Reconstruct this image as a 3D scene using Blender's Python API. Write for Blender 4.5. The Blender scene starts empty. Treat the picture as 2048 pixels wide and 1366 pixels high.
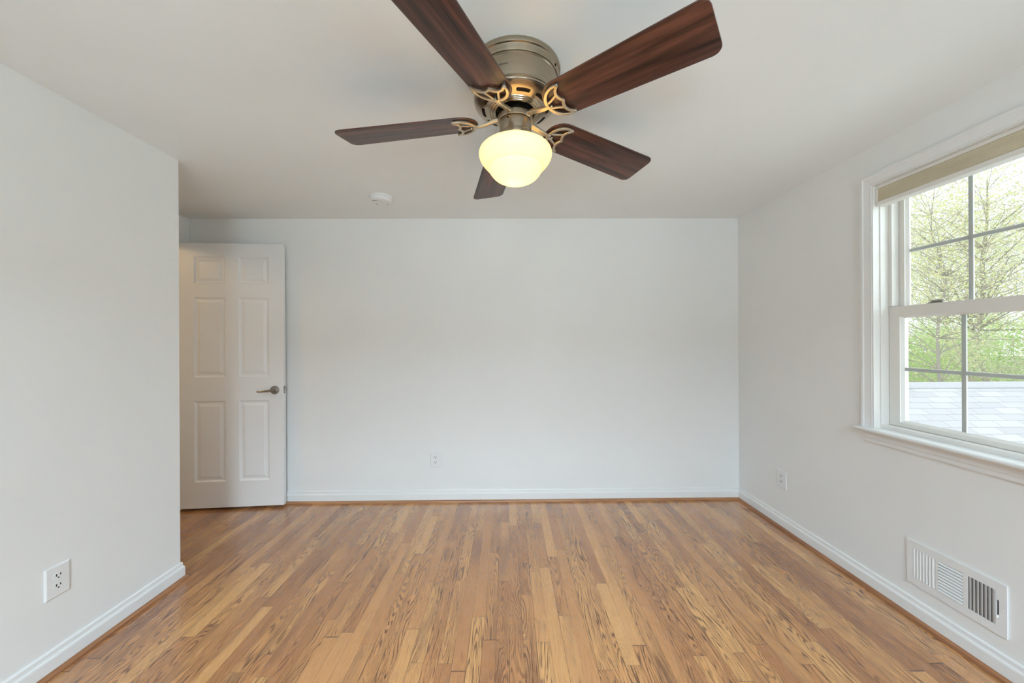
import bpy, bmesh, math, random
from mathutils import Vector, Matrix
random.seed(7)
PI = math.pi
scene = bpy.context.scene
COL = scene.collection

# ------------------------------------------------------------------ camera, sky, daylight, fill lamps, exposure
HC = 1.28
PSI, RHO = math.radians(.62), math.radians(-.28)
Fv = Vector((math.sin(PSI), math.cos(PSI), 0))
R0 = Vector((math.cos(PSI), -math.sin(PSI), 0))
U0 = Vector((0, 0, 1))
Rv = R0*math.cos(RHO) + U0*math.sin(RHO)
Uv = U0*math.cos(RHO) - R0*math.sin(RHO)
cam_d = bpy.data.cameras.new('camera')
cam = bpy.data.objects.new('camera', cam_d); COL.objects.link(cam)
cam_d.sensor_fit = 'HORIZONTAL'; cam_d.sensor_width = 36
cam_d.lens = 733/2048*36
cam_d.clip_start = .02; cam_d.clip_end = 400
m = Matrix((Rv, Uv, -Fv)).transposed().to_4x4(); m.translation = (0, 0, HC)
cam.matrix_world = m
scene.camera = cam

scene.view_settings.view_transform = 'Standard'
scene.view_settings.look = 'None'
scene.view_settings.gamma = 1
scene.view_settings.use_curve_mapping = False
scene.view_settings.exposure = 0.18
scene.cycles.use_denoising = True
scene.cycles.max_bounces = 14
scene.cycles.diffuse_bounces = 8
scene.cycles.transparent_max_bounces = 24
scene.cycles.sample_clamp_indirect = 6

W = bpy.data.worlds.new('overcast_sky'); scene.world = W; W.use_nodes = True
nt = W.node_tree
bg = nt.nodes['Background']
bg.inputs['Color'].default_value = (.90, .95, 1.0, 1)
bg.inputs['Strength'].default_value = 1.55

def area_light(name, loc, direction, sx, sy, power, color):
    l = bpy.data.lights.new(name, 'AREA'); l.shape = 'RECTANGLE'; l.size = sx; l.size_y = sy
    l.energy = power; l.color = color
    o = bpy.data.objects.new(name, l); COL.objects.link(o)
    o.location = loc
    o.rotation_euler = Vector(direction).to_track_quat('-Z', 'Y').to_euler()
    return o
# daylight through rear and side windows, plus added lamps aimed up at the ceiling
area_light('rear_sky_daylight', (-.42, -2.25, 2.85), (.05, 1, -.80), 1.7, 1.6, 1120, (.695, .855, 1.0))
area_light('rear_sky_daylight', (1.0, -2.25, 2.85), (-.05, 1, -.80), 1.7, 1.6, 380, (.695, .855, 1.0))  # daylight lamp for the added second rear window
area_light('rear_upward_fill', (-.42, -2.35, .25), (.05, 1, .55), 1.7, 1.6, 240, (.755, .90, .98))  # added fill lamp aimed up to brighten the ceiling, like ground bounce
area_light('rear_upward_fill', (1.0, -2.35, .25), (-.05, 1, .55), 1.7, 1.6, 220, (.755, .90, .98))  # same added upward fill through the second rear window
area_light('side_sky_daylight', (2.95, .75, 2.35), (-1, .2, -.50), 1.7, 1.6, 40, (.80, .93, 1.0))
area_light('side_upward_fill', (2.95, .75, .35), (-1, .2, .55), 1.7, 1.2, 26, (.84, .94, 1.0))  # added lamp imitating roof bounce, aimed up to brighten the room
area_light('hallway_lamp', (-3.3, 1.7, 2.2), (.25, .35, -1), .3, .3, 6.5, (1.0, .70, .36))

# ------------------------------------------------------------------ helpers
def link(o, parent=None):
    COL.objects.link(o)
    if parent: o.parent = parent
    return o
def obj(name, bm, mat, parent=None, smooth=None, loc=None):
    bmesh.ops.recalc_face_normals(bm, faces=bm.faces)
    me = bpy.data.meshes.new(name); bm.to_mesh(me); bm.free()
    me.materials.append(mat)
    if smooth is not None:
        for p in me.polygons: p.use_smooth = True
        try: me.set_sharp_from_angle(angle=math.radians(smooth))
        except Exception: pass
    o = bpy.data.objects.new(name, me)
    if loc: o.location = loc
    return link(o, parent)
def thing(name, label, cat, loc=(0, 0, 0), group=None):
    o = bpy.data.objects.new(name, None); COL.objects.link(o)
    o.empty_display_size = .1; o.location = loc
    o['label'] = label; o['category'] = cat
    if group: o['group'] = group
    return o
def tag(o, label=None, cat=None, group=None, kind=None):
    if label: o['label'] = label
    if cat: o['category'] = cat
    if group: o['group'] = group
    if kind: o['kind'] = kind
    return o
def struct(o, label=None, cat=None):
    return tag(o, label, cat, kind='structure')
def box(bm, x0, x1, y0, y1, z0, z1, bev=0):
    vs = [bm.verts.new((x, y, z)) for x in (x0, x1) for y in (y0, y1) for z in (z0, z1)]
    fs = [(0,1,3,2), (4,6,7,5), (0,4,5,1), (2,3,7,6), (0,2,6,4), (1,5,7,3)]
    faces = [bm.faces.new([vs[i] for i in f]) for f in fs]
    if bev > 0:
        edges = list({e for f in faces for e in f.edges})
        bmesh.ops.bevel(bm, geom=edges, offset=bev, segments=2, profile=.5, affect='EDGES')
    return vs
def lathe(bm, prof, n=64, close_ends=True):
    rings = []
    for r, z in prof:
        if r < 1e-6: rings.append([bm.verts.new((0, 0, z))])
        else: rings.append([bm.verts.new((r*math.cos(2*PI*i/n), r*math.sin(2*PI*i/n), z)) for i in range(n)])
    for a, b in zip(rings, rings[1:]):
        for i in range(n):
            j = (i+1) % n
            if len(a) == 1 and len(b) == 1: continue
            if len(a) == 1: bm.faces.new((a[0], b[j], b[i]))
            elif len(b) == 1: bm.faces.new((a[i], a[j], b[0]))
            else: bm.faces.new((a[i], a[j], b[j], b[i]))
def sweep_plan(bm, path, prof, side=1, closed=False):
    """sweep a profile (distance from wall, height) along a plan polyline with mitred corners"""
    P = [Vector(p) for p in path]; n = len(P); rows = []
    for i, p in enumerate(P):
        d0 = (p-P[i-1]).normalized() if i > 0 else None
        d1 = (P[i+1]-p).normalized() if i < n-1 else None
        d0 = d0 or d1; d1 = d1 or d0
        n0 = Vector((-d0.y, d0.x))*side; n1 = Vector((-d1.y, d1.x))*side
        mv = (n0+n1); mv = mv/ max(mv.length_squared, 1e-9)*2
        rows.append([bm.verts.new((p.x+mv.x*d, p.y+mv.y*d, z)) for d, z in prof])
    for a, b in zip(rows, rows[1:]):
        for k in range(len(prof)-1): bm.faces.new((a[k], a[k+1], b[k+1], b[k]))
        bm.faces.new((a[-1], a[0], b[0], b[-1]))
    bm.faces.new(rows[0]); bm.faces.new(rows[-1][::-1])
def sweep3(bm, pts, w, t, up=Vector((0, 0, 1)), bev=.25):
    """bar with a chamfered rectangular section (w wide, t thick) along 3-D points; w,t may be lists"""
    P = [Vector(p) for p in pts]; n = len(P); rows = []
    for i, p in enumerate(P):
        d = (P[min(i+1, n-1)]-P[max(i-1, 0)]).normalized()
        s = d.cross(up).normalized(); u = s.cross(d).normalized()
        ww = (w[i] if isinstance(w, (list, tuple)) else w)/2; tt = (t[i] if isinstance(t, (list, tuple)) else t)/2
        c = bev*min(ww, tt)*1.6
        q = [(-ww, -tt+c), (-ww+c, -tt), (ww-c, -tt), (ww, -tt+c), (ww, tt-c), (ww-c, tt), (-ww+c, tt), (-ww, tt-c)]
        rows.append([bm.verts.new(p+s*a+u*b) for a, b in q])
    for a, b in zip(rows, rows[1:]):
        for k in range(8): bm.faces.new((a[k], a[(k+1) % 8], b[(k+1) % 8], b[k]))
    bm.faces.new(rows[0]); bm.faces.new(rows[-1][::-1])
def tube(bm, pts, rad, n=6):
    P = [Vector(p) for p in pts]; rows = []
    for i, p in enumerate(P):
        d = (P[min(i+1, len(P)-1)]-P[max(i-1, 0)]).normalized()
        a = d.orthogonal().normalized(); b = d.cross(a)
        r = rad[i] if isinstance(rad, (list, tuple)) else rad
        rows.append([bm.verts.new(p+(a*math.cos(2*PI*k/n)+b*math.sin(2*PI*k/n))*r) for k in range(n)])
    for a, b in zip(rows, rows[1:]):
        for k in range(n): bm.faces.new((a[k], a[(k+1) % n], b[(k+1) % n], b[k]))
    bm.faces.new(rows[0]); bm.faces.new(rows[-1][::-1])
def prism(bm, outline, z0, z1, bev=0):
    lo = [bm.verts.new((x, y, z0)) for x, y in outline]; hi = [bm.verts.new((x, y, z1)) for x, y in outline]
    n = len(outline)
    f0 = bm.faces.new(lo[::-1]); f1 = bm.faces.new(hi)
    for i in range(n): bm.faces.new((lo[i], lo[(i+1) % n], hi[(i+1) % n], hi[i]))
    if bev:
        bmesh.ops.bevel(bm, geom=list(f0.edges)+list(f1.edges), offset=bev, segments=2, profile=.5, affect='EDGES')
def bez(pts, n=12):
    """Catmull-Rom through points"""
    P = [Vector(p) for p in pts]; out = []
    for i in range(len(P)-1):
        a, b, c, d = P[max(i-1, 0)], P[i], P[i+1], P[min(i+2, len(P)-1)]
        for k in range(n):
            t = k/n
            out.append(.5*((2*b)+(c-a)*t+(2*a-5*b+4*c-d)*t*t+(3*b-a-3*c+d)*t**3))
    out.append(P[-1]); return out

# ------------------------------------------------------------------ materials
class N:
    """tiny node builder"""
    def __init__(s, name):
        s.m = bpy.data.materials.new(name); s.m.use_nodes = True
        s.t = s.m.node_tree; s.b = s.t.nodes['Principled BSDF']
    def node(s, typ, **kw):
        n = s.t.nodes.new(typ)
        for k, v in kw.items(): setattr(n, k, v)
        return n
    def put(s, sock, v):
        if isinstance(v, bpy.types.NodeSocket): s.t.links.new(v, sock)
        elif v is not None: sock.default_value = v
    def math(s, op, a, b=None, c=None, clamp=False):
        n = s.node('ShaderNodeMath', operation=op, use_clamp=clamp)
        s.put(n.inputs[0], a); s.put(n.inputs[1], b); s.put(n.inputs[2], c); return n.outputs[0]
    def vec(s, x, y, z):
        n = s.node('ShaderNodeCombineXYZ'); s.put(n.inputs[0], x); s.put(n.inputs[1], y); s.put(n.inputs[2], z); return n.outputs[0]
    def noise(s, v, scale=1., detail=2., rough=.5, dist=0.):
        n = s.node('ShaderNodeTexNoise'); s.put(n.inputs['Vector'], v)
        n.inputs['Scale'].default_value = scale; n.inputs['Detail'].default_value = detail
        n.inputs['Roughness'].default_value = rough; n.inputs['Distortion'].default_value = dist
        return n.outputs['Fac']
    def ramp(s, f, stops, interp='LINEAR'):
        n = s.node('ShaderNodeValToRGB'); s.put(n.inputs[0], f); cr = n.color_ramp; cr.interpolation = interp
        while len(cr.elements) < len(stops): cr.elements.new(.5)
        for e, (p, c) in zip(cr.elements, stops):
            e.position = p; e.color = (*c, 1) if len(c) == 3 else c
        return n.outputs[0]
    def mix(s, f, a, b, mode='MIX'):
        n = s.node('ShaderNodeMix', data_type='RGBA', blend_type=mode)
        s.put(n.inputs[0], f)
        for k, v in ((6, a), (7, b)):
            if isinstance(v, tuple) and len(v) == 3: v = (*v, 1)
            s.put(n.inputs[k], v)
        return n.outputs[2]
    def step(s, x, a, b):
        n = s.node('ShaderNodeMapRange', interpolation_type='SMOOTHSTEP')
        s.put(n.inputs[0], x); n.inputs[1].default_value = a; n.inputs[2].default_value = b
        return n.outputs[0]
    def pos(s):
        g = s.node('ShaderNodeNewGeometry'); x = s.node('ShaderNodeSeparateXYZ')
        s.t.links.new(g.outputs['Position'], x.inputs[0]); return g.outputs['Position'], x.outputs
    def objc(s):
        g = s.node('ShaderNodeTexCoord'); x = s.node('ShaderNodeSeparateXYZ')
        s.t.links.new(g.outputs['Object'], x.inputs[0]); return g.outputs['Object'], x.outputs
    def set(s, **kw):
        for k, v in kw.items():
            k = {'color': 'Base Color', 'rough': 'Roughness', 'metal': 'Metallic', 'spec': 'Specular IOR Level', 'coat': 'Coat Weight', 'coat_rough': 'Coat Roughness', 'trans': 'Transmission Weight'}.get(k, k)
            if isinstance(v, tuple) and len(v) == 3: v = (*v, 1)
            s.put(s.b.inputs[k], v)
        return s
    def bump(s, h, strength=.2, dist=.002):
        n = s.node('ShaderNodeBump'); n.inputs['Strength'].default_value = strength; n.inputs['Distance'].default_value = dist
        s.put(n.inputs['Height'], h); s.t.links.new(n.outputs[0], s.b.inputs['Normal']); return s

def paint(name, c, rough=.6, tex=260, strength=.08, var=.012):
    k = N(name); p, _ = k.pos()
    n1 = k.noise(p, 1.7, 3)
    lo = tuple(max(0, x-var) for x in c); hi = tuple(min(1, x+var) for x in c)
    k.set(color=k.ramp(n1, [(.3, lo), (.7, hi)]), rough=rough)
    if strength: k.bump(k.noise(p, tex, 3), strength, .001)
    return k.m
M_WALL = paint('wall_paint', (.82, .833, .832))
M_CEIL = paint('ceiling_paint', (.825, .85, .85))
M_TRIM = paint('trim_paint', (.81, .825, .83), rough=.35, tex=60, strength=.02)
M_DOOR = paint('door_paint', (.82, .83, .84), rough=.38, tex=90, strength=.03)
M_VINYL = paint('window_vinyl', (.78, .77, .74), rough=.35, tex=40, strength=.01)
M_GRID = paint('backlit_grid_enamel', (.62, .63, .62), rough=.4, tex=40, strength=0)  # white muntins greyed in the colour to imitate their backlit shade
M_PLASTIC = paint('white_plastic', (.80, .81, .815), rough=.32, tex=40, strength=.0)
M_REGISTER = paint('register_enamel', (.80, .81, .815), rough=.4, tex=40, strength=.0)

def plain(name, c, rough=.5, metal=0., spec=.5):
    k = N(name); p, _ = k.pos()
    n1 = k.noise(p, 35, 2)
    k.set(color=k.ramp(n1, [(.25, tuple(x*.93 for x in c)), (.75, tuple(min(1, x*1.05) for x in c))]), rough=rough, metal=metal, spec=spec)
    return k.m
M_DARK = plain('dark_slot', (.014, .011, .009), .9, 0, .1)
M_SLOTGREY = plain('shaded_slot', (.22, .22, .21), .8)
M_STEEL = plain('satin_steel', (.40, .38, .35), .25, 1)
M_HINGE = plain('hinge_metal', (.35, .33, .30), .35, 1)

def nickel(name, c, rough):
    k = N(name); p, x = k.objc()
    n1 = k.noise(k.vec(k.math('MULTIPLY', x[0], 6), k.math('MULTIPLY', x[1], 6), k.math('MULTIPLY', x[2], 700)), 1, 3)
    k.set(color=k.ramp(n1, [(.3, tuple(v*.95 for v in c)), (.7, c)]), metal=1., rough=k.math('MULTIPLY_ADD', n1, .04, rough-.02))
    return k.m
M_NICKEL = nickel('antique_pewter', (.42, .355, .27), .28)
M_IRON = nickel('antique_pewter_cast', (.56, .48, .36), .34)
M_SCRIPT = plain('printed_lettering', (.05, .045, .04), .6)

def floor_material():
    k = N('oak_strip_floor'); p, x = k.pos()
    bw = .0572
    xb = k.math('DIVIDE', x[0], bw); i = k.math('FLOOR', xb); fx = k.math('FRACT', xb)
    w1 = k.node('ShaderNodeTexWhiteNoise', noise_dimensions='1D'); k.put(w1.inputs['W'], i)
    r1 = w1.outputs['Value']
    yy = k.math('ADD', k.math('DIVIDE', x[1], .80), k.math('MULTIPLY', r1, 17.3))
    wob = k.math('SINE', k.math('ADD', k.math('MULTIPLY', yy, 2.3), k.math('MULTIPLY', i, 1.7)))
    yy = k.math('ADD', yy, k.math('MULTIPLY', wob, .33))
    j = k.math('FLOOR', yy); fy = k.math('FRACT', yy)
    w2 = k.node('ShaderNodeTexWhiteNoise', noise_dimensions='2D'); k.put(w2.inputs['Vector'], k.vec(i, j, 0))
    r2 = w2.outputs['Value']; rc = k.node('ShaderNodeSeparateColor'); k.put(rc.inputs[0], w2.outputs['Color'])
    ra, rb = rc.outputs[0], rc.outputs[1]
    # board tone
    base = k.ramp(r2, [(0, (.43, .185, .072)), (.2, (.52, .236, .090)), (.5, (.59, .282, .106)), (.8, (.65, .330, .124)), (1, (.72, .385, .148))])
    # long soft blotches of stain
    bl = k.noise(k.vec(k.math('MULTIPLY', x[0], 9), k.math('MULTIPLY', x[1], 1.6), k.math('MULTIPLY', r2, 60)), 1, 3)
    base = k.mix(k.step(bl, .48, .76), base, k.mix(.60, base, (.17, .068, .040)))
    # cathedral grain: contour lines of a stretched noise, shifted per board
    off = k.math('MULTIPLY', ra, 91.)
    gv = k.vec(k.math('ADD', k.math('MULTIPLY', x[0], 17), off), k.math('ADD', k.math('MULTIPLY', x[1], 1.7), k.math('MULTIPLY', rb, 53)), off)
    g = k.noise(gv, 1, 1.5, .45, .25)
    lines = k.math('ABSOLUTE', k.math('SUBTRACT', k.math('FRACT', k.math('MULTIPLY', g, 21.)), .5))
    lines = k.math('SUBTRACT', 1., k.step(lines, .08, .34))
    brk = k.noise(k.vec(k.math('MULTIPLY', x[0], 240), k.math('MULTIPLY', x[1], 16), off), 1, 2)
    lines = k.math('MULTIPLY', lines, k.step(brk, .25, .62))
    fade = k.noise(k.vec(k.math('MULTIPLY', x[0], 12), k.math('MULTIPLY', x[1], 2.2), k.math('ADD', off, 9.)), 1, 2)
    lines = k.math('MULTIPLY', lines, k.step(fade, .22, .52))
    amt = k.math('MULTIPLY', k.step(rb, .0, .50), 1.0)
    col = k.mix(k.math('MULTIPLY', lines, amt), base, (.135, .050, .018))
    # fine pores
    fi = k.noise(k.vec(k.math('MULTIPLY', x[0], 520), k.math('MULTIPLY', x[1], 9), off), 1, 3, .6)
    col = k.mix(k.math('MULTIPLY', k.step(fi, .50, .74), .50), col, (.14, .058, .024))
    li = k.noise(k.vec(k.math('MULTIPLY', x[0], 300), k.math('MULTIPLY', x[1], 6), k.math('ADD', off, 5.)), 1, 2, .6)
    col = k.mix(k.math('MULTIPLY', k.step(li, .55, .75), .25), col, (.58, .37, .18))
    # seams
    ex = k.math('MINIMUM', fx, k.math('SUBTRACT', 1., fx))
    sx = k.math('SUBTRACT', 1., k.step(ex, .006, .026))
    ey = k.math('MINIMUM', fy, k.math('SUBTRACT', 1., fy))
    sy = k.math('SUBTRACT', 1., k.step(ey, .0004, .0016))
    sn = k.noise(k.vec(k.math('MULTIPLY', x[0], 16), k.math('MULTIPLY', x[1], 1.3), 3.), 1, 2)
    seam = k.math('MAXIMUM', k.math('MULTIPLY', sx, k.step(sn, .30, .62)), sy)
    col = k.mix(k.math('MULTIPLY', seam, .75), col, (.045, .020, .012))
    rough = k.math('ADD', .21, k.math('ADD', k.math('MULTIPLY', lines, .10), k.math('MULTIPLY', bl, .10)))
    k.set(color=col, rough=rough, spec=.5, coat=1.0, coat_rough=.17)
    hgt = k.math('SUBTRACT', 0., k.math('ADD', seam, k.math('MULTIPLY', lines, .18)))
    k.bump(hgt, .25, .0012)
    return k.m
M_FLOOR = floor_material()

def wood(name, dark, mid, light, sx, sy, rough=.4, axis=0, streak=.5, spec=.5):
    """long-grain wood along object axis"""
    k = N(name); p, x = k.objc()
    oi = k.node('ShaderNodeObjectInfo'); rnd = k.math('MULTIPLY', oi.outputs['Random'], 40.)
    a, b = (x[0], x[1]) if axis == 0 else (x[1], x[0])
    v = k.vec(k.math('MULTIPLY', a, sx), k.math('MULTIPLY', b, sy), rnd)
    n1 = k.noise(v, 1, 4, .55, .35)
    n2 = k.noise(k.vec(k.math('MULTIPLY', a, sx*2.2), k.math('MULTIPLY', b, sy*6), rnd), 1, 3, .6)
    f = k.math('ADD', k.math('MULTIPLY', n1, .72), k.math('MULTIPLY', n2, .28))
    k.set(color=k.ramp(f, [(.34, dark), (.5, mid), (.66, light)]), rough=rough, spec=spec)
    k.bump(n2, .06, .0008)
    return k.m
M_WALNUT = wood('walnut_blade', (.014, .005, .004), (.072, .027, .018), (.17, .062, .038), 2.6, 36, .36)
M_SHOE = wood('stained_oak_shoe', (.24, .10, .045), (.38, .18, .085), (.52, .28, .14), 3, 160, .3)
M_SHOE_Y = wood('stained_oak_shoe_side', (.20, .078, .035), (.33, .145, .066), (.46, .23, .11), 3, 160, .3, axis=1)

def glass_pane():
    k = N('window_glass')
    tr = k.node('ShaderNodeBsdfTransparent'); gl = k.node('ShaderNodeBsdfGlossy'); gl.inputs['Roughness'].default_value = .02
    mx = k.node('ShaderNodeMixShader')
    fr = k.node('ShaderNodeFresnel'); fr.inputs['IOR'].default_value = 1.35
    k.put(mx.inputs[0], k.math('MULTIPLY', fr.outputs[0], .6)); k.t.links.new(tr.outputs[0], mx.inputs[1]); k.t.links.new(gl.outputs[0], mx.inputs[2])
    tr.inputs['Color'].default_value = (.965, .98, .975, 1)
    k.t.links.new(mx.outputs[0], k.t.nodes['Material Output'].inputs['Surface'])
    return k.m
M_GLASS = glass_pane()

def lamp_glass():
    k = N('frosted_lamp_glass'); p, x = k.objc()
    n = k.noise(p, 30, 2)
    k.set(color=(.90, .86, .74), rough=.22)
    k.b.inputs['Emission Color'].default_value = (1.0, .66, .24, 1)
    k.b.inputs['Emission Strength'].default_value = .60
    tl = k.node('ShaderNodeBsdfTranslucent'); tl.inputs['Color'].default_value = (.95, .90, .78, 1)
    mx = k.node('ShaderNodeMixShader'); k.put(mx.inputs[0], k.math('MULTIPLY_ADD', n, .04, .58))
    k.t.links.new(k.b.outputs[0], mx.inputs[1]); k.t.links.new(tl.outputs[0], mx.inputs[2])
    k.t.links.new(mx.outputs[0], k.t.nodes['Material Output'].inputs['Surface'])
    return k.m
M_LAMP = lamp_glass()

def shade_fabric():
    k = N('cellular_shade_fabric'); p, x = k.pos()
    n = k.noise(k.vec(k.math('MULTIPLY', x[0], 5), k.math('MULTIPLY', x[1], 5), k.math('MULTIPLY', x[2], 25)), 1, 3)
    k.set(color=k.ramp(n, [(.3, (.52, .47, .34)), (.7, (.62, .56, .42))]), rough=.9)
    k.bump(k.noise(p, 900, 2), .2, .0005)
    return k.m
M_FABRIC = shade_fabric()

# ------------------------------------------------------------------ room shell
XR, YB, ZC = 1.86, 2.94, 2.266
XL, YL = -1.775, 1.998          # closet wall on the left: its face and its far corner
XA = -2.53                      # alcove side wall (holds the doorway)
YR = -1.2                       # wall behind the camera

bm = bmesh.new(); box(bm, -4.1, 2.02, -1.36, 3.6, -.12, 0)
struct(obj('floor', bm, M_FLOOR), 'glossy brown oak strip floor of the room', 'floor')
bm = bmesh.new(); box(bm, -4.1, 2.02, -1.36, 3.6, ZC, ZC+.12)
struct(obj('ceiling', bm, M_CEIL), 'flat off-white ceiling above the room', 'ceiling')
bm = bmesh.new(); box(bm, XA-.1, XR+.16, YB, YB+.12, 0, ZC)
struct(obj('wall_back', bm, M_WALL), 'wide bare white wall facing the camera', 'wall')
bm = bmesh.new(); box(bm, XA, XL, YR-.16, YL, 0, ZC)
struct(obj('wall_left', bm, M_WALL), 'white wall at left ending in an outside corner', 'wall')

WY0, WY1, WZ0, WZ1 = 1.01, 1.84, .832, 2.061      # right window opening
bm = bmesh.new()
box(bm, XR, XR+.16, YR-.16, WY0, 0, ZC); box(bm, XR, XR+.16, WY1, YB, 0, ZC)
box(bm, XR, XR+.16, WY0, WY1, 0, WZ0-.02); box(bm, XR, XR+.16, WY0, WY1, WZ1, ZC)
struct(obj('wall_right', bm, M_WALL), 'white wall at right holding the window', 'wall')

RW = [(-.80, -.04), (.62, 1.38)]                  # two unseen windows behind the camera, the second added for light
bm = bmesh.new()
xs = [XL, RW[0][0], RW[0][1], RW[1][0], RW[1][1], XR]
for a, b in ((xs[0], xs[1]), (xs[2], xs[3]), (xs[4], xs[5])): box(bm, a, b, YR-.16, YR, 0, ZC)
for a, b in RW:
    box(bm, a, b, YR-.16, YR, 0, .832); box(bm, a, b, YR-.16, YR, 2.061, ZC)
struct(obj('wall_rear', bm, M_WALL), 'white wall behind the camera with two unseen windows', 'wall')

DY0, DY1, DZ = 2.055, 2.815, 2.055                # doorway in the alcove side wall
bm = bmesh.new()
box(bm, XA-.11, XA, YL, DY0, 0, ZC); box(bm, XA-.11, XA, DY1, YB, 0, ZC); box(bm, XA-.11, XA, DY0, DY1, DZ, ZC)
struct(obj('wall_alcove', bm, M_WALL), 'short white wall of the entry alcove around the doorway', 'wall')
bm = bmesh.new()
box(bm, -4.1, -4.0, .5, 3.6, 0, ZC); box(bm, -4.0, XA-.1, 3.5, 3.6, 0, ZC); box(bm, -4.0, XA, .5, .6, 0, ZC)
box(bm, XA-.1, XA-.001, YB+.12, 3.5, 0, ZC); box(bm, XA-.1, XA-.001, .6, YL-.001, 0, ZC)
struct(obj('wall_hallway', bm, M_WALL), 'white hallway walls beyond the doorway', 'wall')

# baseboards and stained shoe moulding
BASE = [(0, 0), (.014, 0), (.014, .064), (.0125, .070), (.009, .074), (.0075, .082), (.0075, .090), (.005, .095), (0, .096)]
SHOE = [(.014, 0), (.027, 0), (.0268, .006), (.0245, .012), (.0205, .017), (.0165, .0195), (.014, .02)]
def trim_run(name, tname, path, side, mat, label):
    bm = bmesh.new(); sweep_plan(bm, path, BASE, side)
    struct(obj(name, bm, M_TRIM), 'white baseboard along ' + label, 'baseboard')
    bm = bmesh.new(); sweep_plan(bm, path, SHOE, side)
    struct(obj(tname, bm, mat, smooth=40), 'stained wood shoe moulding along ' + label, 'trim')
trim_run('baseboard_back', 'trim_1', [(XA, YB), (XR, YB)], -1, M_SHOE, 'the wall facing the camera')
trim_run('baseboard_right', 'trim_2', [(XR, YB-.0135), (XR, YR)], -1, M_SHOE_Y, 'the right wall')
trim_run('baseboard_left', 'trim_3', [(XL, YR), (XL, YL), (XA, YL)], -1, M_SHOE_Y, 'the left wall and around its corner')
trim_run('baseboard_rear', 'trim_4', [(XR-.0275, YR), (XL+.0275, YR)], -1, M_SHOE, 'the wall behind the camera')
# doorway casing in the alcove
bm = bmesh.new()
box(bm, XA, XA+.014, DY0-.045, DY0+.002, 0, DZ+.055, .002); box(bm, XA, XA+.014, DY1-.002, DY1+.055, 0, DZ+.055, .002)
box(bm, XA, XA+.014, DY0, DY1, DZ, DZ+.055, .002)
box(bm, XA-.11, XA, DY0, DY0+.012, 0, DZ); box(bm, XA-.11, XA, DY1-.004, DY1, 0, DZ); box(bm, XA-.11, XA, DY0, DY1, DZ-.012, DZ)
struct(obj('trim_5', bm, M_TRIM), 'white casing around the doorway in the alcove', 'trim')

# ------------------------------------------------------------------ door (open, nearly flat against the back wall)
DW, DT, DH = .752, .035, 2.022
hinge = Vector((-2.497, 2.806)); free = Vector((-1.748, 2.866))
ang = math.atan2(free.y-hinge.y, free.x-hinge.x)
door = bpy.data.objects.new('door_1', None); COL.objects.link(door)
door.location = (hinge.x, hinge.y, .02); door.rotation_euler = (0, 0, ang)
struct(door, 'white six-panel door standing open against the back wall', 'door')
def panel_door():
    bm = bmesh.new()
    cols = [(.108, .330), (.428, .648)]
    rows = [(.198, .816), (.998, 1.609), (1.712, 1.922)]
    xs = sorted({0, DW, *[v for c in cols for v in c]}); zs = sorted({0, DH, *[v for r in rows for v in r]})
    V = {}
    def v(x, y, z):
        key = (round(x, 5), round(y, 5), round(z, 5))
        if key not in V: V[key] = bm.verts.new(key)
        return V[key]
    def panel(x0, x1, z0, z1, y, s):
        loops = [(0, 0), (.005, .0035), (.011, .0085), (.020, .0090), (.030, .0065), (.040, .0030), (.043, .0028)]
        prev = None
        for d, dep in loops:
            r = [(x0+d, y+s*dep, z0+d), (x1-d, y+s*dep, z0+d), (x1-d, y+s*dep, z1-d), (x0+d, y+s*dep, z1-d)]
            r = [v(*q) for q in r]
            if prev:
                for i in range(4): bm.faces.new((prev[i], prev[(i+1) % 4], r[(i+1) % 4], r[i]))
            prev = r
        bm.faces.new(prev)
    for y, s in ((0, 1), (DT, -1)):
        for a, b in zip(xs, xs[1:]):
            for c, d in zip(zs, zs[1:]):
                if (a, b) in cols and (c, d) in rows: panel(a, b, c, d, y, s)
                else: bm.faces.new((v(a, y, c), v(b, y, c), v(b, y, d), v(a, y, d)))
    for a, b in zip(xs, xs[1:]):
        for z in (0, DH): bm.faces.new((v(a, 0, z), v(b, 0, z), v(b, DT, z), v(a, DT, z)))
    for c, d in zip(zs, zs[1:]):
        for x in (0, DW): bm.faces.new((v(x, 0, c), v(x, 0, d), v(x, DT, d), v(x, DT, c)))
    return bm
obj('door_slab', panel_door(), M_DOOR, door)
def lever():
    bm = bmesh.new(); lathe(bm, [(0, 0), (.033, 0), (.033, .004), (.030, .0085), (.020, .011), (.0125, .013), (.0115, .034), (.0118, .040), (0, .0415)], 40)
    bmesh.ops.rotate(bm, verts=bm.verts, matrix=Matrix.Rotation(PI/2, 3, 'X'))
    return bm
h = obj('door_handle', lever(), M_STEEL, door, 35, (DW-.062, 0, .893))
bm = bmesh.new()
pts = bez([(.010, -.036, .001), (-.02, -.037, 0), (-.06, -.038, -.004), (-.095, -.036, -.007), (-.114, -.033, -.0075)], 8)
n = len(pts); sweep3(bm, pts, [.019-.007*i/(n-1) for i in range(n)], [.011-.004*i/(n-1) for i in range(n)], Vector((0, 1, 0)), .5)
obj('lever', bm, M_STEEL, h, 50)
bm = bmesh.new(); box(bm, DW-.0005, DW+.0012, .006, .029, .865, .922, .0003)
lp = obj('latch_plate', bm, M_STEEL, door)
bm = bmesh.new(); prism(bm, [(DW+.001, .012), (DW+.012, .016), (DW+.012, .023), (DW+.001, .023)], .884, .902)
obj('latch_bolt', bm, M_STEEL, lp)
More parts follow.
